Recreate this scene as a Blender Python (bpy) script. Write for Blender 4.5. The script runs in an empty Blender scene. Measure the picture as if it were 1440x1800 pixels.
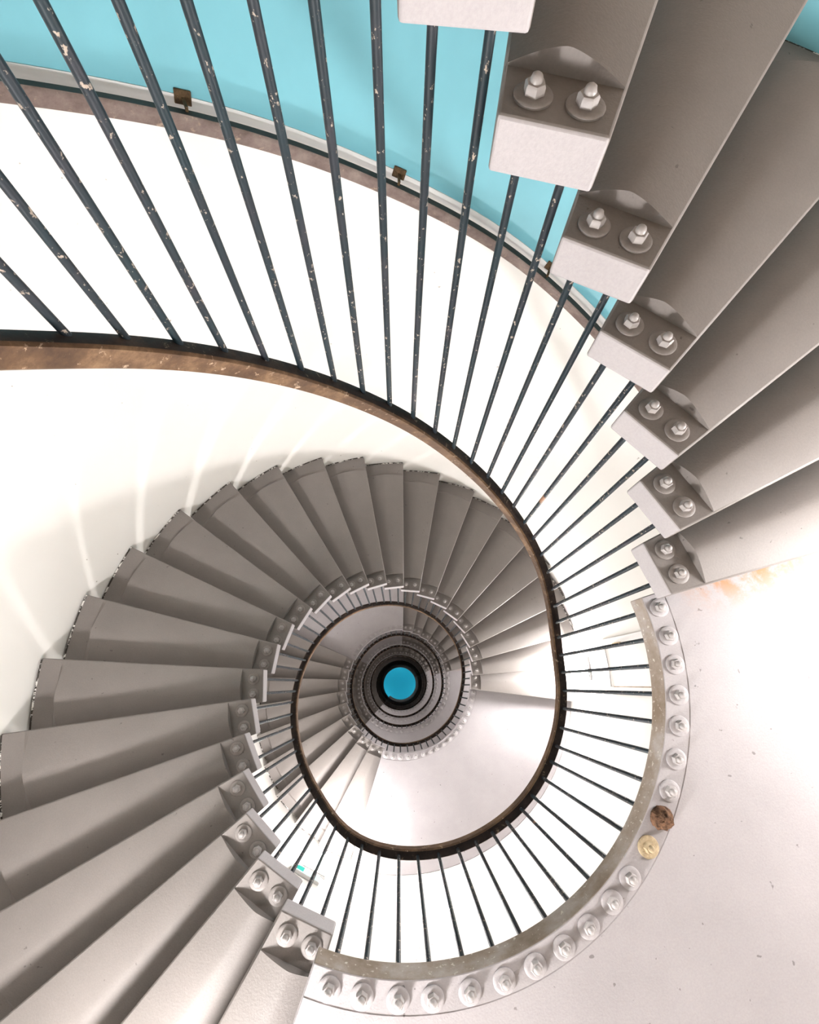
import bpy, bmesh, math, random
from mathutils import Matrix, Vector
random.seed(7)
sc = bpy.context.scene
COL = sc.collection
PI = math.pi
D = PI / 180.0
S = 0.94                      # metres per stair unit (radius of the bolt circle)

# ------------------------------------------------------------------ layout
Z0, H = 1.60997, 0.181348     # height of the nearest landing's soffit, riser
RO = 2.3674                   # radius of the round wall
STEP = 10.767
RIN = 0.94                    # radius of the open well
T = 0.088                     # slab thickness at the inner end
RP, RQ = 1.075, RO - 0.14     # soffit swelling runs between these radii
KMAX = 150
FLOOR_K = -17.6
def zk(k): return Z0 + H * k
def P3(r, th, z): return Vector((r * S * math.cos(th * D), r * S * math.sin(th * D), z * S))

# ------------------------------------------------------------------ helpers
def link(o):
    COL.objects.link(o); return o
def tag(o, label, cat, group=None, kind=None):
    if label: o['label'] = label
    if cat: o['category'] = cat
    if group: o['group'] = group
    if kind: o['kind'] = kind
    return o
def mesh_from(name, verts, faces, mat, smooth=False, parent=None, mats=None, fmi=None):
    me = bpy.data.meshes.new(name)
    me.from_pydata([tuple(v) for v in verts], [], faces)
    for m in (mats or [mat]): me.materials.append(m)
    if fmi:
        for p, i in zip(me.polygons, fmi): p.material_index = i
    if smooth:
        for p in me.polygons: p.use_smooth = True
    me.update()
    o = bpy.data.objects.new(name, me); link(o)
    if parent: o.parent = parent
    return o
def fix_normals(o):
    bm = bmesh.new(); bm.from_mesh(o.data)
    bmesh.ops.recalc_face_normals(bm, faces=bm.faces[:]); bm.to_mesh(o.data); bm.free()
def sharp(o, ang=35):
    for p in o.data.polygons: p.use_smooth = True
    o.data.set_sharp_from_angle(angle=ang * D)
def bevel(o, w, seg=2, ang=35):
    m = o.modifiers.new('bevel', 'BEVEL'); m.width = w; m.segments = seg
    m.limit_method = 'ANGLE'; m.angle_limit = ang * D
def empty(name, loc, rz=0.0):
    o = bpy.data.objects.new(name, None); link(o)
    o.location = loc; o.rotation_euler = (0, 0, rz); o.empty_display_size = .1
    return o
def box_data(cx, cy, cz, sx, sy, sz, V, F):
    b = len(V)
    for dz in (-1, 1):
        for dx, dy in ((-1, -1), (1, -1), (1, 1), (-1, 1)):
            V.append((cx + dx * sx / 2, cy + dy * sy / 2, cz + dz * sz / 2))
    for f in ((3, 2, 1, 0), (4, 5, 6, 7), (0, 1, 5, 4), (1, 2, 6, 5), (2, 3, 7, 6), (3, 0, 4, 7)):
        F.append(tuple(b + i for i in f))
def lathe_data(prof, n, V, F, cx=0, cy=0, hexes=False):
    b = len(V)
    for r, z in prof:
        for i in range(n):
            a = 2 * PI * i / n
            V.append((cx + r * math.cos(a), cy + r * math.sin(a), z))
    for j in range(len(prof) - 1):
        for i in range(n):
            i2 = (i + 1) % n
            F.append((b + j * n + i, b + j * n + i2, b + (j + 1) * n + i2, b + (j + 1) * n + i))
    F.append(tuple(b + i for i in reversed(range(n))))
    F.append(tuple(b + (len(prof) - 1) * n + i for i in range(n)))

# ------------------------------------------------------------------ materials
def new_mat(name):
    m = bpy.data.materials.new(name); m.use_nodes = True
    nt = m.node_tree; nt.nodes.clear()
    out = nt.nodes.new('ShaderNodeOutputMaterial')
    b = nt.nodes.new('ShaderNodeBsdfPrincipled')
    nt.links.new(b.outputs[0], out.inputs[0])
    return m, nt, b
def N(nt, t, **kw):
    n = nt.nodes.new(t)
    for k, v in kw.items(): setattr(n, k, v)
    return n
def noise(nt, scale, detail=4, rough=.55, vec=None):
    n = N(nt, 'ShaderNodeTexNoise'); n.inputs['Scale'].default_value = scale
    n.inputs['Detail'].default_value = detail; n.inputs['Roughness'].default_value = rough
    if vec is not None: nt.links.new(vec, n.inputs['Vector'])
    return n.outputs['Fac']
def ramp(nt, fac, stops):
    r = N(nt, 'ShaderNodeValToRGB'); e = r.color_ramp.elements
    while len(e) < len(stops): e.new(0.5)
    for el, (p, c) in zip(e, stops):
        el.position = p; el.color = (*c, 1) if len(c) == 3 else c
    nt.links.new(fac, r.inputs[0]); return r.outputs[0]
def mixc(nt, fac, a, b, mode='MIX'):
    m = N(nt, 'ShaderNodeMix', data_type='RGBA', blend_type=mode)
    if isinstance(fac, (int, float)): m.inputs[0].default_value = fac
    else: nt.links.new(fac, m.inputs[0])
    for s, v in ((6, a), (7, b)):
        if isinstance(v, tuple): m.inputs[s].default_value = (*v, 1)
        else: nt.links.new(v, m.inputs[s])
    return m.outputs[2]
def bump(nt, b, h, strength, dist):
    n = N(nt, 'ShaderNodeBump'); n.inputs['Strength'].default_value = strength
    n.inputs['Distance'].default_value = dist
    nt.links.new(h, n.inputs['Height']); nt.links.new(n.outputs[0], b.inputs['Normal'])
def wpos(nt): return N(nt, 'ShaderNodeNewGeometry').outputs['Position']

def concrete_mat(name, base, var=.06, rough=.62, speck=True, stain=None):
    m, nt, b = new_mat(name); pos = wpos(nt)
    big = noise(nt, 3.5, 5, .6, pos); fine = noise(nt, 160, 2, .6, pos)
    lo = tuple(c * (1 - var * 1.6) for c in base); hi = tuple(min(1, c * (1 + var)) for c in base)
    c = ramp(nt, big, [(.3, lo), (.7, hi)])
    c = mixc(nt, .25, c, ramp(nt, fine, [(.3, tuple(x * .82 for x in base)), (.7, tuple(min(1, x * 1.15) for x in base))]))
    if speck:
        sp = noise(nt, 34, 2, .5, pos)
        c = mixc(nt, ramp(nt, sp, [(.735, (0, 0, 0)), (.76, (.55, .55, .55))]), c, (.06, .05, .045))
    if stain:
        c = stain(nt, pos, c)
    nt.links.new(c, b.inputs['Base Color'])
    b.inputs['Roughness'].default_value = rough
    b.inputs['Specular IOR Level'].default_value = .35
    h = mixc(nt, .5, fine, noise(nt, 45, 4, .6, pos))
    bump(nt, b, h, .3, .004)
    return m
def stain_fn(nt, pos, c):
    # brown rust bloom that has leaked along the joint at the start of the near landing
    sep = N(nt, 'ShaderNodeSeparateXYZ'); nt.links.new(pos, sep.inputs[0])
    a = -16.6 * D; ux, uy = math.cos(a), math.sin(a)
    def lin(kx, ky, k0):
        m1 = N(nt, 'ShaderNodeMath', operation='MULTIPLY_ADD'); m1.inputs[1].default_value = kx; m1.inputs[2].default_value = k0
        nt.links.new(sep.outputs[0], m1.inputs[0])
        m2 = N(nt, 'ShaderNodeMath', operation='MULTIPLY_ADD'); m2.inputs[1].default_value = ky
        nt.links.new(sep.outputs[1], m2.inputs[0]); nt.links.new(m1.outputs[0], m2.inputs[2]); return m2.outputs[0]
    along, across = lin(ux, uy, 0), lin(-uy, ux, 0)
    fa = ramp(nt, along, [(.0, (0, 0, 0)), (1.0, (0, 0, 0))])
    mr = N(nt, 'ShaderNodeMapRange'); mr.inputs[1].default_value = 1.0; mr.inputs[2].default_value = 1.22
    nt.links.new(along, mr.inputs[0])
    mr2 = N(nt, 'ShaderNodeMapRange'); mr2.inputs[1].default_value = 1.75; mr2.inputs[2].default_value = 1.35
    nt.links.new(along, mr2.inputs[0])
    mr3 = N(nt, 'ShaderNodeMapRange'); mr3.inputs[1].default_value = .13; mr3.inputs[2].default_value = .0
    nt.links.new(across, mr3.inputs[0])
    p1 = N(nt, 'ShaderNodeMath', operation='MULTIPLY'); nt.links.new(mr.outputs[0], p1.inputs[0]); nt.links.new(mr2.outputs[0], p1.inputs[1])
    p2 = N(nt, 'ShaderNodeMath', operation='MULTIPLY'); nt.links.new(p1.outputs[0], p2.inputs[0]); nt.links.new(mr3.outputs[0], p2.inputs[1])
    n = noise(nt, 14, 6, .7, pos)
    p3 = N(nt, 'ShaderNodeMath', operation='MULTIPLY'); nt.links.new(p2.outputs[0], p3.inputs[0])
    nt.links.new(ramp(nt, n, [(.40, (0, 0, 0)), (.56, (1, 1, 1))]), p3.inputs[1])
    return mixc(nt, p3.outputs[0], c, (.40, .17, .04))

M = {}
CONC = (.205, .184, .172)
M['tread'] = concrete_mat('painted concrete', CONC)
M['tread_end'] = concrete_mat('lit painted concrete end', (.39, .365, .37), speck=False)  # same concrete as the treads; light from the opposite wall put into its colour
M['landing'] = concrete_mat('lit painted concrete landing', (.37, .345, .352), stain=stain_fn)  # tread concrete again, colour lightened for the lamplight on the landing soffits
def edge_mat():
    m, nt, b = new_mat('mottled landing edge'); pos = wpos(nt)
    n1 = noise(nt, 6, 6, .65, pos); n2 = noise(nt, 60, 3, .6, pos)
    c = ramp(nt, n1, [(.33, (.17, .125, .085)), (.5, (.25, .205, .168)), (.68, (.36, .325, .305))])
    c = mixc(nt, ramp(nt, n2, [(.62, (0, 0, 0)), (.7, (.7, .7, .7))]), c, (.62, .57, .5))
    nt.links.new(c, b.inputs['Base Color']); b.inputs['Roughness'].default_value = .8
    bump(nt, b, n2, .3, .004); return m
M['edge'] = edge_mat()
def joint_mat():
    m, nt, b = new_mat('crumbling mortar joint'); pos = wpos(nt)
    c = ramp(nt, noise(nt, 28, 4, .7, pos), [(.50, (.03, .025, .02)), (.56, (.8, .78, .74))])
    nt.links.new(c, b.inputs['Base Color']); b.inputs['Roughness'].default_value = .9; return m
M['joint'] = joint_mat()
def wall_mat():
    m, nt, b = new_mat('cream wall paint'); pos = wpos(nt)
    n1 = noise(nt, 1.3, 4, .5, pos); n2 = noise(nt, 26, 2, .5, pos)
    c = ramp(nt, n1, [(.3, (.84, .815, .77)), (.7, (.885, .862, .825))])
    c = mixc(nt, ramp(nt, n2, [(.765, (0, 0, 0)), (.785, (.6, .6, .6))]), c, (.2, .15, .09))
    nt.links.new(c, b.inputs['Base Color']); b.inputs['Roughness'].default_value = .55
    b.inputs['Specular IOR Level'].default_value = .3
    bump(nt, b, noise(nt, 9, 4, .5, pos), .08, .01); return m
M['wall'] = wall_mat()
def simple(name, col, rough=.5, metal=0, var=.1, scale=20, spec=.5, bmp=0):
    m, nt, b = new_mat(name); pos = wpos(nt)
    c = ramp(nt, noise(nt, scale, 4, .6, pos), [(.3, tuple(x * (1 - var) for x in col)), (.7, tuple(min(1, x * (1 + var)) for x in col))])
    nt.links.new(c, b.inputs['Base Color']); b.inputs['Roughness'].default_value = rough
    b.inputs['Metallic'].default_value = metal; b.inputs['Specular IOR Level'].default_value = spec
    if bmp: bump(nt, b, noise(nt, scale * 4, 3, .6, pos), bmp, .003)
    return m
M['blue'] = simple('blue dado paint', (.19, .49, .57), .4, 0, .06, 2.5, .4)
M['white'] = simple('white gloss trim', (.80, .79, .77), .4, 0, .03, 6)
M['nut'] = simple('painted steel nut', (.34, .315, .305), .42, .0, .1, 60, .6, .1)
M['nut_l'] = simple('lit landing nut paint', (.40, .375, .37), .5, 0, .1, 60, .5, .15)  # landing nuts and washers share the lamplight lightening of the slabs
M['washer_l'] = simple('lit landing washer paint', (.385, .36, .367), .6, 0, .12, 60, .4, .2)
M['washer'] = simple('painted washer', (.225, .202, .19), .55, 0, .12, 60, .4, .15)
M['rust'] = simple('rusty flaking iron', (.12, .065, .038), .9, 0, .75, 70, .2, 1.0)
M['tan'] = simple('yellowed paint', (.42, .33, .21), .7, 0, .3, 60, .3, .6)
def bar_mat():
    m, nt, b = new_mat('chipped blue black bar paint'); pos = wpos(nt)
    n1 = noise(nt, 9, 4, .6, pos); n2 = noise(nt, 75, 3, .65, pos); n3 = noise(nt, 5, 2, .5, pos)
    c = ramp(nt, n1, [(.35, (.006, .018, .024)), (.55, (.011, .017, .023)), (.72, (.026, .026, .034))])
    c = mixc(nt, ramp(nt, n2, [(.615, (0, 0, 0)), (.66, (.8, .8, .8))]), c, (.45, .37, .30))
    c = mixc(nt, ramp(nt, n3, [(.72, (0, 0, 0)), (.76, (.8, .8, .8))]), c, (.40, .22, .13))
    nt.links.new(c, b.inputs['Base Color']); b.inputs['Roughness'].default_value = .5; b.inputs['Specular IOR Level'].default_value = .3
    bump(nt, b, n2, .15, .002); return m
M['bar'] = bar_mat()
def rail_mat(name, a, b_, c_, amt):
    m, nt, b = new_mat(name); pos = wpos(nt)
    mp = N(nt, 'ShaderNodeMapping'); mp.inputs['Scale'].default_value = (1, 1, 1.6); nt.links.new(pos, mp.inputs[0])
    n1 = noise(nt, 9, 8, .72, mp.outputs[0]); n2 = noise(nt, 24, 6, .75, mp.outputs[0])
    c = ramp(nt, n1, [(.32, a), (.5, b_), (.68, c_)])
    c = mixc(nt, ramp(nt, n2, [(.60, (0, 0, 0)), (.68, (amt,) * 3)]), c, (.66, .50, .36))
    nt.links.new(c, b.inputs['Base Color']); b.inputs['Roughness'].default_value = .55; b.inputs['Specular IOR Level'].default_value = .25
    bump(nt, b, n2, .25, .003); return m
M['rail'] = rail_mat('worn brown handrail', (.05, .027, .015), (.095, .053, .028), (.21, .128, .07), .75)
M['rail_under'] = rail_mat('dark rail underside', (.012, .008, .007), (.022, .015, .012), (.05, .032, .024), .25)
M['wood'] = rail_mat('aged wall rail wood', (.10, .07, .06), (.17, .125, .11), (.24, .19, .165), .35)
M['wood_dark'] = simple('shaded rail underside', (.03, .022, .015), .6, 0, .3, 20)  # shade under the wall rail put into the colour; lamp rims reuse it
M['bracket'] = simple('rusty bracket', (.10, .06, .028), .7, .2, .5, 80, .3, .6)
M['ceil'] = simple('blue ceiling paint', (.0, .40, .60), .6, 0, .03, .6)
M['floor'] = simple('brown stone floor', (.22, .15, .09), .5, 0, .06, 4)
M['case'] = simple('white lamp casing', (.75, .75, .75), .4, 0, .02, 6)
M['brass'] = simple('brass latch', (.45, .30, .10), .4, .6, .2, 40)
M['line'] = simple('brown paint edge', (.36, .27, .18), .7, 0, .3, 20)
def emit_mat(name, col, st):
    m = bpy.data.materials.new(name); m.use_nodes = True; nt = m.node_tree; nt.nodes.clear()
    o = nt.nodes.new('ShaderNodeOutputMaterial'); e = nt.nodes.new('ShaderNodeEmission')
    e.inputs[0].default_value = (*col, 1); e.inputs[1].default_value = st
    nt.links.new(e.outputs[0], o.inputs[0]); return m
LAMP_COL = (1.0, .965, .955)
M['lamp'] = emit_mat('lit diffuser', LAMP_COL, 360)
M['lamp_high'] = emit_mat('lit diffuser high', LAMP_COL, 80)
M['lamp_low'] = emit_mat('lit diffuser low', LAMP_COL, 170)
M['lamp_left'] = emit_mat('lit diffuser left', LAMP_COL, 410)
M['lamp_top_added'] = emit_mat('added top diffuser', (1, 1, 1), 80)  # for the unseen lamps added to brighten the ceiling
M['sign'] = emit_mat('lit sign face', (.85, 1.0, .97), 1.2)
M['sign_green'] = emit_mat('lit sign green', (.10, .85, .70), 1.1)

# ------------------------------------------------------------------ stair tread
SPAN = 12.45
def tread_mesh(hi=True):
    """wedge with flat top, straight edges, soffit swelling along a rounded ridge; local x = radial, origin at r=1, mid angle, soffit edge height"""
    nu = 24 if hi else 10
    rs = [RIN, RP - .0005, RP, 1.3, 1.6, 1.9, RQ - .03, RQ, RO - .016, RO - .004]
    DEPTH = [0, 0, .038, .046, .048, .050, .050, .0, .0, .0]
    if not hi: pass
    V, F, MI = [], [], []
    def vtx(r, u, z):
        lead = 1.25 * max(0, (r - RIN) / (RO - RIN))       # leading edge draws back towards the wall
        a = ((u - .5) * SPAN + (1 - u) * lead) * D
        if r < RP + .01: r = r * math.cos(SPAN / 2 * D) / math.cos(a) + .003
        V.append((r * S * math.cos(a) - S, r * S * math.sin(a), z * S)); return len(V) - 1
    def dep(j, u):
        s = abs((u - .47) / (.47 if u < .47 else .53))
        return DEPTH[j] * max(0, 1 - s ** 1.45)
    bot = [[vtx(r, i / nu, -dep(j, i / nu)) for i in range(nu + 1)] for j, r in enumerate(rs)]
    top = [[vtx(r, i / nu, T) for i in range(nu + 1)] for r in (RIN, 1.6, RO - .004)]
    for j in range(len(rs) - 1):
        for i in range(nu):
            F.append((bot[j][i], bot[j + 1][i], bot[j + 1][i + 1], bot[j][i + 1])); MI.append(2 if j == len(rs) - 2 else 0)
    for j in range(2):
        for i in range(nu):
            F.append((top[j][i], top[j][i + 1], top[j + 1][i + 1], top[j + 1][i])); MI.append(0)
    for i in range(nu):
        F.append((bot[0][i], bot[0][i + 1], top[0][i + 1], top[0][i])); MI.append(1)
        F.append((bot[-1][i + 1], bot[-1][i], top[-1][i], top[-1][i + 1])); MI.append(0)
    for i in (0, nu):
        loop = [bot[j][i] for j in range(len(rs))] + [top[j][i] for j in (2, 1, 0)]
        F.append(tuple(loop)); MI.append(0)
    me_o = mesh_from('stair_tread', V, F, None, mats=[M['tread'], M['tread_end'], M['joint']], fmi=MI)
    fix_normals(me_o); sharp(me_o, 30)
    me = me_o.data
    ring = {}
    for j in (1, 2, 6, 7):
        for v in bot[j]: ring[v] = j
    edgev = set(bot[0]) | set(top[0])
    for j in range(len(rs)): edgev |= {bot[j][0], bot[j][-1]}
    for t_ in top: edgev |= {t_[0], t_[-1]}
    bw = me.attributes.new('bevel_weight_edge', 'FLOAT', 'EDGE')
    se = me.attributes.get('sharp_edge') or me.attributes.new('sharp_edge', 'BOOLEAN', 'EDGE')
    for e in me.edges:
        a, b = e.vertices
        if a in ring and ring.get(b) == ring[a]: se.data[e.index].value = True
        if a in edgev and b in edgev and se.data[e.index].value: bw.data[e.index].value = 1.0
    if hi:
        md = me_o.modifiers.new('bevel', 'BEVEL'); md.width = .006; md.segments = 2; md.limit_method = 'WEIGHT'
    return me_o
def nut_mesh():
    V, F = [], []
    R1 = .0200 * S
    lathe_data([(R1 * .9, -.005 * S), (R1, -.0065 * S), (R1, -.018 * S), (R1 * .86, -.021 * S)], 6, V, F)
    lathe_data([(.0115 * S, -.015 * S), (.0115 * S, -.025 * S), (.0095 * S, -.030 * S), (.004 * S, -.033 * S)], 10, V, F)
    o = mesh_from('anchor_nut', V, F, M['nut']); fix_normals(o); sharp(o, 40); return o
def washer_mesh():
    V, F = [], []
    lathe_data([(.036 * S, .0005), (.0365 * S, -.004 * S), (.034 * S, -.0062 * S), (.024 * S, -.0066 * S)], 24, V, F)
    o = mesh_from('washer', V, F, M['washer']); fix_normals(o); sharp(o, 40); return o
def crust_mesh():
    rnd = random.Random(3); V, F = [], []
    n = 16
    prof = [(.036, .0005), (.038, -.008), (.034, -.02), (.026, -.033), (.012, -.04)]
    for r, z in prof:
        for i in range(n):
            a = 2 * PI * i / n; k = 1 + rnd.uniform(-.12, .12)
            V.append((r * k * S * math.cos(a), r * k * S * math.sin(a), (z + rnd.uniform(-.004, .003) * (z < 0)) * S))
    for j in range(len(prof) - 1):
        for i in range(n):
            F.append((j * n + i, j * n + (i + 1) % n, (j + 1) * n + (i + 1) % n, (j + 1) * n + i))
    F.append(tuple((len(prof) - 1) * n + i for i in range(n)))
    o = mesh_from('anchor_nut', V, F, M['rust']); fix_normals(o); return o

proto_t = tread_mesh(True); proto_lo = tread_mesh(False)
proto_n = nut_mesh(); proto_w = washer_mesh()
proto_nl = nut_mesh(); proto_wl = washer_mesh()
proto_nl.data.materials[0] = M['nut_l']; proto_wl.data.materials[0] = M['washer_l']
def place_nut(parent, loc, rz, land=False):
    n = (proto_nl if land else proto_n).copy(); link(n); n.name = 'anchor_nut'; n.parent = parent; n.location = loc; n.rotation_euler = (0, 0, rz)
    w = (proto_wl if land else proto_w).copy(); link(w); w.name = 'washer'; w.parent = n; w.location = (0, 0, 0)
    return n, w
BAL = []       # (r, theta, k) foot of every baluster, in order, for the railings
def ordinal(i):
    W = 'zeroth first second third fourth fifth sixth seventh eighth ninth tenth eleventh twelfth thirteenth fourteenth fifteenth sixteenth seventeenth eighteenth nineteenth twentieth twenty-first twenty-second twenty-third twenty-fourth'.split()
    return W[i]
def tread(k, mid, label, group, dr=0.0, nuts=True, hi=True, off=5.5):
    o = (proto_t if hi else proto_lo).copy(); link(o); o.name = 'stair_tread'
    o.location = P3(1 + dr, mid, zk(k)); o.rotation_euler = (0, 0, mid * D)
    tag(o, label, 'stair step', group)
    if nuts:
        for a in (-off / 2 - .05, off / 2 - .05):
            r = 1.0
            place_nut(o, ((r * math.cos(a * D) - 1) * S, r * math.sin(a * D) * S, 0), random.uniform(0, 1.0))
    return o

# angles of the middle of each tread, read off the bolts
ANG = {1: 112.99, 2: 123.96, 3: 134.16, 4: 144.33, 5: 154.74, 6: 165.88, 7: 176.58, 8: 187.81, 9: 198.53, 10: 209.63, 11: 220.97, 12: 231.88,
       13: 242.33, 14: 252.75, 15: 263.07, 16: 273.62, 17: 284.59, 18: 295.17, 19: 306.36, 20: 316.97, 21: 328.07, 22: 338.75, 23: 349.3, 24: 360.46,
       26: 111.42, 27: 121.59, 28: 132.38, 36: 275.8, 37: 285.62, 38: 296.88, 39: 308.2, 40: 318.64, 41: 329.53, 42: 341.14,
       -1: -22.14, -2: -33.01, -3: -44.2, -4: -54.84, -5: -65.34, -6: -76.45}
for i in range(7, 15): ANG[-i] = -76.45 - (i - 6) * STEP * 1.003
for i in range(29, 35): ANG[i] = 132.38 + (i - 28) * STEP
for i in range(44, 51): ANG[i] = 136.2 + (i - 44) * STEP
for i in range(52, 59): ANG[i] = 275.7 + (i - 52) * STEP
for i in range(60, 79): ANG[i] = 136.2 + (i - 60) * STEP
for b in (80, 100, 120):
    for i in range(b, b + 19): ANG[i] = 136.2 + (i - b) * STEP
DR = {3: .004, 13: .004, 14: .004, 7: -.012, 8: -.012, 21: -.012, 22: -.015, 23: -.018, 24: -.018, 26: -.012, -4: .004, -1: -.008, -6: -.007}

# ------------------------------------------------------------------ landings
def landing(name, k, a0, a1, bolts, label, rb=.991, special=None, lo=False):
    n = max(8, int((a1 - a0) / (1.5 if not lo else 4)))
    prof = [(RIN, T), (RIN, .0), (1.030, .0), (1.0325, -.0018), (RO - .004, -.0018), (RO - .004, T)]
    V, F, MI = [], [], []
    for i in range(n + 1):
        a = (a0 + (a1 - a0) * i / n) * D
        for r, z in prof: V.append((r * S * math.cos(a), r * S * math.sin(a), z * S))
    m = len(prof)
    for i in range(n):
        for j in range(m):
            j2 = (j + 1) % m
            F.append((i * m + j, i * m + j2, (i + 1) * m + j2, (i + 1) * m + j)); MI.append(1 if j == 0 else 0)
    F.append(tuple(range(m))); MI.append(0); F.append(tuple(reversed(range(n * m, n * m + m)))); MI.append(0)
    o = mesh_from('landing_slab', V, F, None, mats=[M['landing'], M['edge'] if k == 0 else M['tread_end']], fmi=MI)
    fix_normals(o); sharp(o, 35)
    if not lo: bevel(o, .004, 2, 50)
    o.location = (0, 0, zk(k) * S)
    tag(o, label, 'landing', 'stair landings')
    for idx, a in enumerate(bolts):
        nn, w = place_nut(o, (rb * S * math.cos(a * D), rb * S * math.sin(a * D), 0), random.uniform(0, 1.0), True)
        if special and idx in special: special[idx](nn, w)
    return o

L0B = [-14.1, -7.7, -1.5, 4.9, 11.2, 17.9, 24.3, 29.8, 35.9, 42.7, 48.3, 54.6, 60.5, 66.7, 72.9, 79.4, 86.2, 92.4, 98.9, 104.9]
L1B = [9.1, 14.6, 20.8, 26.3, 32.6, 38.7, 44.1, 50.2, 56.3, 62.3, 67.7, 73.3, 79.5, 85.3, 91.5, 97.1, 103.0]
M1B = [209 + 5.95 * i for i in range(11)]
L2B = [-11.2 + 6.28 * i for i in range(23)]
L4B = [-22 + 6.3 * i for i in range(25)]
crust = crust_mesh()
def make_rusty(n, w):
    n.data = crust.data; n['label'] = 'rust-eaten brown anchor nut'
    w.data = w.data.copy(); w.data.materials[0] = M['rust']
def make_tan(n, w):
    n.data = n.data.copy(); n.data.materials[0] = M['tan']; n['label'] = 'yellowed anchor nut'
    w.data = w.data.copy(); w.data.materials[0] = M['tan']
landing('landing_slab', 0, -17.45, 109.0, L0B, 'large pale curved landing nearest overhead, edged with twenty big bolts, one rusted brown', special={7: make_rusty, 8: make_tan})
landing('landing_slab', 25, 5.0, 106.2, L1B, 'pale landing one full turn up, second largest, framed by the near handrail loop')
landing('landing_slab', 35, 203.5, 270.4, M1B, 'short grey landing left of the blue disc, seen inside the second rail loop')
landing('landing_slab', 43, -14.6, 131.5, L2B, 'lavender landing ring at lower right, next one inside the second landing')
landing('landing_slab', 51, 205.5, 270.4, M1B, 'small dark landing upper left of the blue disc, above the short grey landing', lo=True)
landing('landing_slab', 59, -15, 131.5, L2B, 'narrow mauve landing ring, second lit landing out from the blue disc', lo=True)
landing('landing_slab', 79, -25.5, 131.5, L4B, 'innermost lit pink landing ring, right around the black top of the well', lo=True)
for k in (99, 119, 139):
    landing('landing_slab', k, -25.5, 131.5, L4B if k < 110 else [], {99: 'lowest unlit black landing, just inside the innermost pink ring', 119: 'middle black landing ring between pink ring and blue disc', 139: 'topmost black landing ring, edging the blue disc'}[k], lo=True)

FL = []
def flight(ks, lab, group, **kw):
    for k in ks: tread(k, ANG[k], lab(k), group, DR.get(k, 0.0), **kw)
flight([-i for i in range(1, 14)], lambda k: 'big grey step at the right edge, %s one below the nearest landing' % ordinal(-k), 'steps below the nearest landing')
flight(range(1, 25), lambda k: 'grey-brown step of the long main flight, %s one up from the nearest landing' % ordinal(k), 'steps of the long main flight')
flight(range(26, 35), lambda k: 'grey step inside the near handrail loop, %s one up from the second landing' % ordinal(k - 25), 'steps above the second landing')
flight(range(36, 43), lambda k: 'small grey step above the blue disc, %s one up from the short grey landing' % ordinal(k - 35), 'steps above the short grey landing')
flight(range(44, 51), lambda k: 'tiny dark step left of the blue disc, %s one up from the lavender landing' % ordinal(k - 43), 'steps above the lavender landing', hi=False)
flight(range(52, 59), lambda k: 'tiny brown step above the blue disc, %s one up from the small dark landing' % ordinal(k - 51), 'steps above the small dark landing', hi=False)
flight(range(60, 79), lambda k: 'tiny brown step on the innermost lit flight, %s one up from the mauve landing' % ordinal(k - 59), 'steps of the innermost lit flight', hi=False)
for b in (80, 100, 120):
    flight(range(b, b + 19), lambda k: 'black unlit step in the dark ring around the blue disc', 'unlit steps at the top of the well', hi=False, nuts=False)

# ------------------------------------------------------------------ railings
# height of the rail's underside, in risers, against angle measured on through the turns
def kline(segments, th): pass
RT = [(-175, -7.85), (-160, -6.5), (-143.6, -5.05), (-133, -4.22), (-121.5, -3.27), (-110.5, -2.32), (-100.1, -1.40), (-88.8, -.42), (-78.5, .56), (-68, 1.48), (-56.9, 2.46),
      (-46.2, 3.36), (-35, 4.32), (-24, 5.35), (-14, 6.1), (-6, 6.38), (12, 6.25), (46, 6.0), (75, 6.1), (95, 6.35), (104, 6.6), (113, 7.1)]
def add(th, k): RT.append((th, k))
for k in range(2, 24): add(ANG[k], k + 6.5)
add(352, 29.6); add(360 + 5, 31.0); add(360 + 14, 31.4); add(360 + 60, 31.4); add(360 + 98, 31.5); add(360 + 106, 31.9)
for k in range(27, 34): add(360 + ANG[k], k + 6.5)
add(360 + 203, 40.9); add(360 + 212, 41.4); add(360 + 262, 41.4); add(360 + 270, 41.8)
for k in range(37, 42): add(360 + ANG[k], k + 6.5)
add(720 - 16, 49); add(720 - 6, 49.4); add(720 + 120, 49.4); add(720 + 130, 49.9)
for k in range(45, 50): add(720 + ANG[k], k + 6.5)
add(720 + 205, 57); add(720 + 214, 57.4); add(720 + 262, 57.4); add(720 + 270, 57.8)
for k in range(53, 58): add(720 + ANG[k], k + 6.5)
add(1080 - 16, 65); add(1080 - 6, 65.4); add(1080 + 120, 65.4); add(1080 + 130, 65.9)
for k in range(61, 78): add(1080 + ANG[k], k + 6.5)
base = 1440
for b in (80, 100, 120):
    add(base - 28, b + 5); add(base - 18, b + 5.4); add(base + 120, b + 5.4); add(base + 130, b + 5.9)
    for k in range(b + 1, b + 18): add(base + ANG[k], k + 6.5)
    base += 360
add(base - 28, 145); add(base - 18, 145.4); add(base + 131, 145.4)
def rk(th):
    if th <= RT[0][0]: return RT[0][1]
    for (a, ka), (b, kb) in zip(RT, RT[1:]):
        if a <= th <= b: return ka + (kb - ka) * (th - a) / (b - a)
    return RT[-1][1]
def rks(th):      # softened
    return sum(rk(th + d) * w for d, w in ((-7, .08), (-4.5, .17), (-2, .25), (2, .25), (4.5, .17), (7, .08)))
RPROF = [(.967, .000), (1.010, .000), (1.014, .006), (1.014, .066), (1.005, .080), (.974, .080), (.961, .068), (.959, .008)]
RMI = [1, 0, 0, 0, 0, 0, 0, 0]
proto_bar = None
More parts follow.
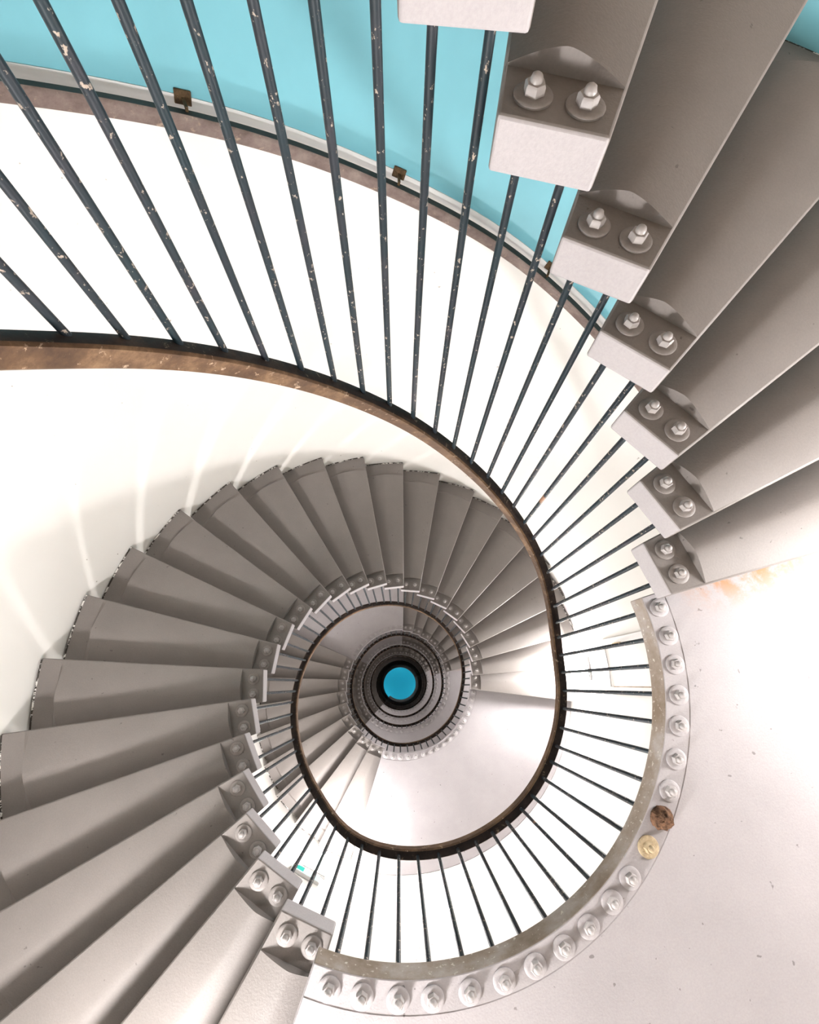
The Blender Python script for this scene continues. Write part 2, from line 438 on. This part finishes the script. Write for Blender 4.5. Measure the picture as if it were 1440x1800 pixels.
def bar_mesh():
    V, F = [], []
    lathe_data([(.0095 * S, 0), (.0095 * S, 1.0)], 10, V, F)
    o = mesh_from('baluster', V, F, M['bar']); fix_normals(o); sharp(o, 50); return o
proto_bar = bar_mesh()
def railing(label, a0, a1, feet, stepdeg=2.0):
    e = empty('stair_railing', P3(1.0, (a0 + a1) / 2, zk(rks((a0 + a1) / 2) - 6)))
    off = -Vector(e.location)
    tag(e, label, 'railing', 'stair railings')
    n = max(4, int(round((a1 - a0) / stepdeg)))
    V, F, MI = [], [], []
    m = len(RPROF)
    for i in range(n + 1):
        th = a0 + (a1 - a0) * i / n
        z = zk(rks(th))
        for r, dz in RPROF: V.append(P3(r, th, z + dz) + off)
    for i in range(n):
        for j in range(m):
            j2 = (j + 1) % m
            F.append((i * m + j, i * m + j2, (i + 1) * m + j2, (i + 1) * m + j)); MI.append(RMI[j])
    F.append(tuple(range(m))); MI.append(0); F.append(tuple(reversed(range(n * m, n * m + m)))); MI.append(0)
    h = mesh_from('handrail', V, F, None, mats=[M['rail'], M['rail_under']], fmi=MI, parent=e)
    fix_normals(h); sharp(h, 40)
    for r, th, k in feet:
        b = proto_bar.copy(); link(b); b.parent = e
        z0 = zk(k) + T - .002; z1 = zk(rks(th)) + .004
        b.location = P3(r, th, z0) + off; b.scale = (1, 1, (z1 - z0) * S); b.rotation_euler = (0, 0, random.uniform(0, .6))
    return e
def feet_steps(ks, turn):
    return [(1 + DR.get(k, 0), turn + ANG[k] + a, k) for k in ks for a in (-2.8, 2.7)]
def feet_land(bolts, k, turn): return [(.991, turn + a, k) for a in bolts]
railing('blue-black bar railing with brown rail curving across the upper left below the nearest landing', -175, -17.45, [f for f in feet_steps([-i for i in range(1, 14)], 0) if f[1] > -172])
railing('black bar railing standing on the edge of the nearest landing', -17.45, 107.5, feet_land(L0B, 0, 0))
railing('bar railing with dark rail along the inner ends of the long main flight', 107.5, 366, feet_steps(range(1, 25), 0))
railing('railing around the second landing, inside the near handrail loop', 366, 465, feet_land(L1B, 25, 360))
railing('railing climbing left of the blue disc from second landing to short grey landing', 465, 563.5, feet_steps(range(26, 35), 360))
railing('railing on the edge of the short grey landing', 563.5, 630, feet_land(M1B, 35, 360))
railing('railing above the blue disc on the flight leaving the short grey landing', 630, 705.4, feet_steps(range(36, 43), 360))
railing('thick dark railing ring around the lavender landing', 705.4, 850, feet_land(L2B, 43, 720))
railing('railing left of the blue disc on the tiny dark steps', 850, 925.5, feet_steps(range(44, 51), 720), 4)
railing('railing on the edge of the small dark landing', 925.5, 990, feet_land(M1B, 51, 720), 4)
railing('railing above the blue disc on the tiny brown steps', 990, 1065, feet_steps(range(52, 59), 720), 4)
railing('dark railing ring around the mauve landing', 1065, 1210, feet_land(L2B, 59, 1080), 4)
railing('railing along the innermost lit flight', 1210, 1414.5, feet_steps(range(60, 79), 1080), 4)
railing('black railing ring around the innermost pink landing', 1414.5, 1570, feet_land(L4B, 79, 1440), 4)
railing('lowest black rail in the unlit top of the well', 1570, 1774, [], 4)
railing('black rail on the lowest unlit landing', 1774, 1930, [], 4)
railing('second black flight rail in the unlit top of the well', 1930, 2134, [], 4)
railing('black rail on the middle unlit landing', 2134, 2290, [], 4)
railing('highest black flight rail below the blue disc', 2290, 2494, [], 4)
railing('topmost black rail ringing the blue disc', 2494, 2650, [], 4)

# ------------------------------------------------------------------ shell
def ring_wall(name, z0, z1, nseg=128, nz=40, mat=None):
    V, F = [], []
    R2 = RO + .15
    for j in range(nz + 1):
        z = z0 + (z1 - z0) * j / nz
        for i in range(nseg):
            a = 2 * PI * i / nseg
            V.append((RO * S * 1.0005 * math.cos(a), RO * S * 1.0005 * math.sin(a), z * S))
    b = len(V)
    for j in (0, 1):
        z = (z0, z1)[j]
        for i in range(nseg):
            a = 2 * PI * i / nseg; V.append((R2 * S * math.cos(a), R2 * S * math.sin(a), z * S))
    for j in range(nz):
        for i in range(nseg):
            i2 = (i + 1) % nseg
            F.append((j * nseg + i, (j + 1) * nseg + i, (j + 1) * nseg + i2, j * nseg + i2))
    for i in range(nseg):
        i2 = (i + 1) % nseg
        F.append((b + i, b + i2, b + nseg + i2, b + nseg + i))
        F.append((i, i2, b + i2, b + i))
        F.append((nz * nseg + i, b + nseg + i, b + nseg + i2, nz * nseg + i2))
    o = mesh_from(name, V, F, mat); fix_normals(o); sharp(o, 40)
    o['kind'] = 'structure'; return o
ring_wall('wall_stairwell', zk(FLOOR_K), zk(KMAX), mat=M['wall'])
def disc(name, z, th, mat):
    V, F = [], []
    lathe_data([((RO + .15) * S, z * S), ((RO + .15) * S, (z + th) * S)], 96, V, F)
    o = mesh_from(name, V, F, mat); fix_normals(o); o['kind'] = 'structure'; return o
disc('floor', zk(FLOOR_K) - .1, .1, M['floor'])
disc('ceiling', zk(KMAX), .1, M['ceil'])

# helical dado and its white moulding, following the flight below the nearest landing and the landing itself
def dado_k(th):
    pts = [(-190, -9.45), (-125.1, -3.45), (-107.5, -1.93), (-91.8, -.50), (-77, .75), (-61, 2.35), (-22, 5.9), (-14, 6.3), (104, 6.3), (113, 7.0), (150, 10.4)]
    for (a, ka), (b, kb) in zip(pts, pts[1:]):
        if a <= th <= b: return ka + (kb - ka) * (th - a) / (b - a)
    return pts[0][1] if th < pts[0][0] else pts[-1][1]
def dks(th): return sum(dado_k(th + d) for d in (-4, -2, 0, 2, 4)) / 5
def strip(name, a0, a1, lo, hi, r0, r1, mat, step=2.0):
    n = int((a1 - a0) / step); V, F = [], []
    for i in range(n + 1):
        th = a0 + (a1 - a0) * i / n
        zl, zh = lo(th), hi(th)
        for r, z in ((r0, zl), (r0, zh), (r1, zh), (r1, zl)): V.append(P3(r, th, z))
    for i in range(n):
        for j in range(4):
            j2 = (j + 1) % 4
            F.append((i * 4 + j, i * 4 + j2, (i + 1) * 4 + j2, (i + 1) * 4 + j))
    F.append((0, 1, 2, 3)); F.append((n * 4 + 3, n * 4 + 2, n * 4 + 1, n * 4))
    o = mesh_from(name, V, F, mat); fix_normals(o); sharp(o, 40); return o
tread_k = lambda th: -1 + (th + 22.1) / STEP
d = strip('trim_1', -190, -16, lambda t: max(zk(FLOOR_K), zk(dks(t) - 7.2)), lambda t: zk(dks(t)), RO - .0045, RO - .0008, M['blue']); d['kind'] = 'structure'
d = strip('trim_2', -190, -16, lambda t: zk(dks(t)), lambda t: zk(dks(t)) + .040, RO - .009, RO - .0008, M['white']); d['kind'] = 'structure'

# wall handrail with its brackets
wr = empty('wall_handrail', P3(RO - .07, -90, zk(-.5)))
off = -Vector(wr.location)
tag(wr, 'wooden handrail fixed to the curved wall above the blue dado', 'handrail')
WPROF = [(-.088, 0, 0), (-.054, 0, 0), (-.050, .010, 0), (-.052, .050, 0), (-.060, .060, 0), (-.084, .060, 0), (-.091, .048, 0), (-.089, .029, 0), (-.092, .024, 0), (-.091, .005, 0)]
V, F, MI = [], [], []
A0, A1 = -190, -40; n = 100; m = len(WPROF)
for i in range(n + 1):
    th = A0 + (A1 - A0) * i / n; z = zk(dks(th)) + .020
    for dr, dz, _ in WPROF: V.append(P3(RO + dr, th, z + dz) + off)
for i in range(n):
    for j in range(m):
        j2 = (j + 1) % m
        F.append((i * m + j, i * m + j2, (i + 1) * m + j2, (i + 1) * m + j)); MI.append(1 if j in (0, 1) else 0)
F.append(tuple(range(m))); MI.append(0); F.append(tuple(reversed(range(n * m, n * m + m)))); MI.append(0)
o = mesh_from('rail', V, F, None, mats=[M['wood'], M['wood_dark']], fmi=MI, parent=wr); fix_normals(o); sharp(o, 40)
for a in (-176.1, -155.0, -133.9, -112.8, -91.7, -70.6, -49.5):
    z = zk(dks(a)) + .004
    V, F = [], []
    box_data(0, 0, 0, .008, .062 * S, .045 * S, V, F)
    p = mesh_from('bracket', V, F, M['bracket'], parent=wr); p.location = P3(RO - .010, a, z) + off; p.rotation_euler = (math.atan(H / (STEP * D * RO)) * 0.9, 0, a * D)
    bevel(p, .002, 1)
    V, F = [], []
    box_data(-.028, 0, .004, .055, .010, .010, V, F); box_data(-.052, 0, .017, .010, .010, .028, V, F)
    q = mesh_from('bracket_arm', V, F, M['bracket'], parent=p)
    V, F = [], []
    for sy in (-1, 1): lathe_data([(.004, -.002), (.0025, .002)], 8, V, F, 0, sy * .018)
    s = mesh_from('bracket_screw', [(-.004 - v[2], v[1], v[0]) for v in V], F, M['bracket'], parent=p)

# ------------------------------------------------------------------ wall lamps, sign, shutter panel
def wall_lamp(k, th, wdeg, hk, label, mat, dep=.09):
    e = empty('wall_lamp', P3(RO - .003, th, zk(k)), th * D)
    tag(e, label, 'lamp', 'bulkhead lamps on the round wall')
    w = wdeg * D * RO * S; h = hk * H * S
    V, F = [], []; box_data(-.014, 0, 0, .024, w, h, V, F)
    c = mesh_from('casing', V, F, M['case'], parent=e); bevel(c, .004, 2)
    V, F = [], []; box_data(-.026 - dep / 2, 0, 0, dep, w * .92, h * .88, V, F)
    dd = mesh_from('diffuser', V, F, mat, parent=e); bevel(dd, .012, 3)
    V, F = [], []; box_data(-.03, 0, -h * .47, .008, w * .96, .012, V, F)
    l = mesh_from('lower_rim', V, F, M['wood_dark'], parent=e)
    return e
wall_lamp(22.2, -3.6, 7.0, 2.2, 'glaring white bulkhead lamp on the wall right of the near rail, under the second landing', M['lamp'])
wall_lamp(22.9, 115.6, 7.4, 1.7, 'glaring white bulkhead lamp on the wall at the lower left, by a green exit sign', M['lamp'])
wall_lamp(-3.4, -3.6, 7.0, 2.2, 'bulkhead lamp under the nearest landing, just past the right edge', M['lamp_low'])
wall_lamp(-3.2, 115.6, 7.4, 1.7, 'bulkhead lamp under the nearest landing, just past the lower left edge', M['lamp_left'])
for k, w in ((40.4, 'lavender'), (56.4, 'mauve'), (76.4, 'innermost pink')):
    wall_lamp(k, -3.6, 7.0, 2.2, 'bulkhead lamp hidden on the right under the %s landing' % w, M['lamp_high'])
    wall_lamp(k, 115.6, 7.4, 1.7, 'bulkhead lamp hidden at the lower left under the %s landing' % w, M['lamp_high'])
for a in (20, 140, 260):  # added out of sight to light the blue ceiling
    wall_lamp(146.5, a, 7, 1.6, 'added unseen lamp on the top wall, lighting the blue ceiling', M['lamp_top_added'])
# exit sign
es = empty('exit_sign', P3(RO - .003, 117.2, zk(21.35)), 117.2 * D)
tag(es, 'small green and white lit exit sign on the wall below the lower left lamp', 'sign')
V, F = [], []; box_data(-.018, 0, 0, .034, .36 * S, .125 * S, V, F); c = mesh_from('sign_case', V, F, M['case'], parent=es); bevel(c, .004, 2)
V, F = [], []; box_data(-.037, 0, .0, .004, .34 * S, .11 * S, V, F); mesh_from('sign_face', V, F, M['sign'], parent=es)
V, F = [], []; box_data(-.041, .09, 0, .003, .12 * S, .085 * S, V, F); g = mesh_from('sign_panel', V, F, M['sign_green'], parent=es)
# tall white shutter panel flush on the wall beside the near landing
def curved_panel(name, a0, a1, k0, k1, r0, r1, mat, parent=None, off=Vector((0, 0, 0))):
    n = max(2, int((a1 - a0) / 1.0)); V, F = [], []
    for i in range(n + 1):
        th = a0 + (a1 - a0) * i / n
        for r, k in ((r0, k0), (r0, k1), (r1, k1), (r1, k0)): V.append(P3(r, th, zk(k)) + off)
    for i in range(n):
        for j in range(4):
            j2 = (j + 1) % 4; F.append((i * 4 + j, i * 4 + j2, (i + 1) * 4 + j2, (i + 1) * 4 + j))
    F.append((0, 1, 2, 3)); F.append((n * 4 + 3, n * 4 + 2, n * 4 + 1, n * 4))
    o = mesh_from(name, V, F, mat, parent=parent); fix_normals(o); return o
dp = empty('door_1', P3(RO, -4, zk(.5))); dp['kind'] = 'structure'
of = -Vector(dp.location)
curved_panel('door_leaf', -9.2, 1.6, 1.2, 18.3, RO - .012, RO - .002, M['wall'], dp, of)
curved_panel('door_jamb', -11.2, -9.5, .5, 18.6, RO - .018, RO - .002, M['white'], dp, of)
curved_panel('door_jamb', 1.9, 3.4, .5, 18.6, RO - .018, RO - .002, M['white'], dp, of)
curved_panel('door_seam', -9.5, -9.2, .5, 18.0, RO - .013, RO - .002, M['line'], dp, of)
curved_panel('door_seam', 1.6, 1.9, .5, 18.0, RO - .011, RO - .002, M['line'], dp, of)
curved_panel('door_head', -9.2, 1.6, 18.3, 19.2, RO - .024, RO - .002, M['white'], dp, of)
V, F = [], []; box_data(0, 0, 0, .02, .03, .16, V, F)
la = mesh_from('latch', V, F, M['brass'], parent=dp); la.location = P3(RO - .02, -9.3, zk(16.6)) + of; la.rotation_euler = (0, 0, -9.3 * D)

# prototypes were only patterns for the copies
for o in (proto_t, proto_lo, proto_n, proto_w, proto_nl, proto_wl, proto_bar, crust):
    bpy.data.objects.remove(o)

# ------------------------------------------------------------------ camera
R = [[0.9993658691773936, 0.0, -0.035607015085690946], [0.00894751928961637, 0.9679130645468351, 0.25112594724184933], [0.03446449509095652, -0.2512852949926719, 0.9672992810390026]]
cam = bpy.data.cameras.new('camera'); co = bpy.data.objects.new('camera', cam); link(co)
cam.sensor_fit = 'VERTICAL'; cam.sensor_height = 36.0; cam.sensor_width = 28.8
cam.lens = 751.5527 / 1800 * 36.0
cam.shift_x = (720 - 730.516) / 1800; cam.shift_y = (1008.0735 - 900) / 1800
cam.clip_start = .02; cam.clip_end = 200
right, down, fwd = (Vector(r) for r in R)
mw = Matrix.Identity(4)
for i in range(3):
    mw[i][0] = right[i]; mw[i][1] = -down[i]; mw[i][2] = -fwd[i]
mw[0][3], mw[1][3], mw[2][3] = -0.0449434 * S, 0.0478153 * S, 0.0
co.matrix_world = mw
sc.camera = co

# ------------------------------------------------------------------ world and view
w = bpy.data.worlds.new('world'); sc.world = w; w.use_nodes = True
w.node_tree.nodes['Background'].inputs[0].default_value = (.8, .85, .9, 1)
w.node_tree.nodes['Background'].inputs[1].default_value = .02
vs = sc.view_settings
vs.view_transform = 'Standard'; vs.look = 'None'; vs.gamma = 1; vs.use_curve_mapping = False
vs.exposure = -0.08
sc.cycles.max_bounces = 10; sc.cycles.diffuse_bounces = 4; sc.cycles.glossy_bounces = 3
sc.cycles.sample_clamp_indirect = 6
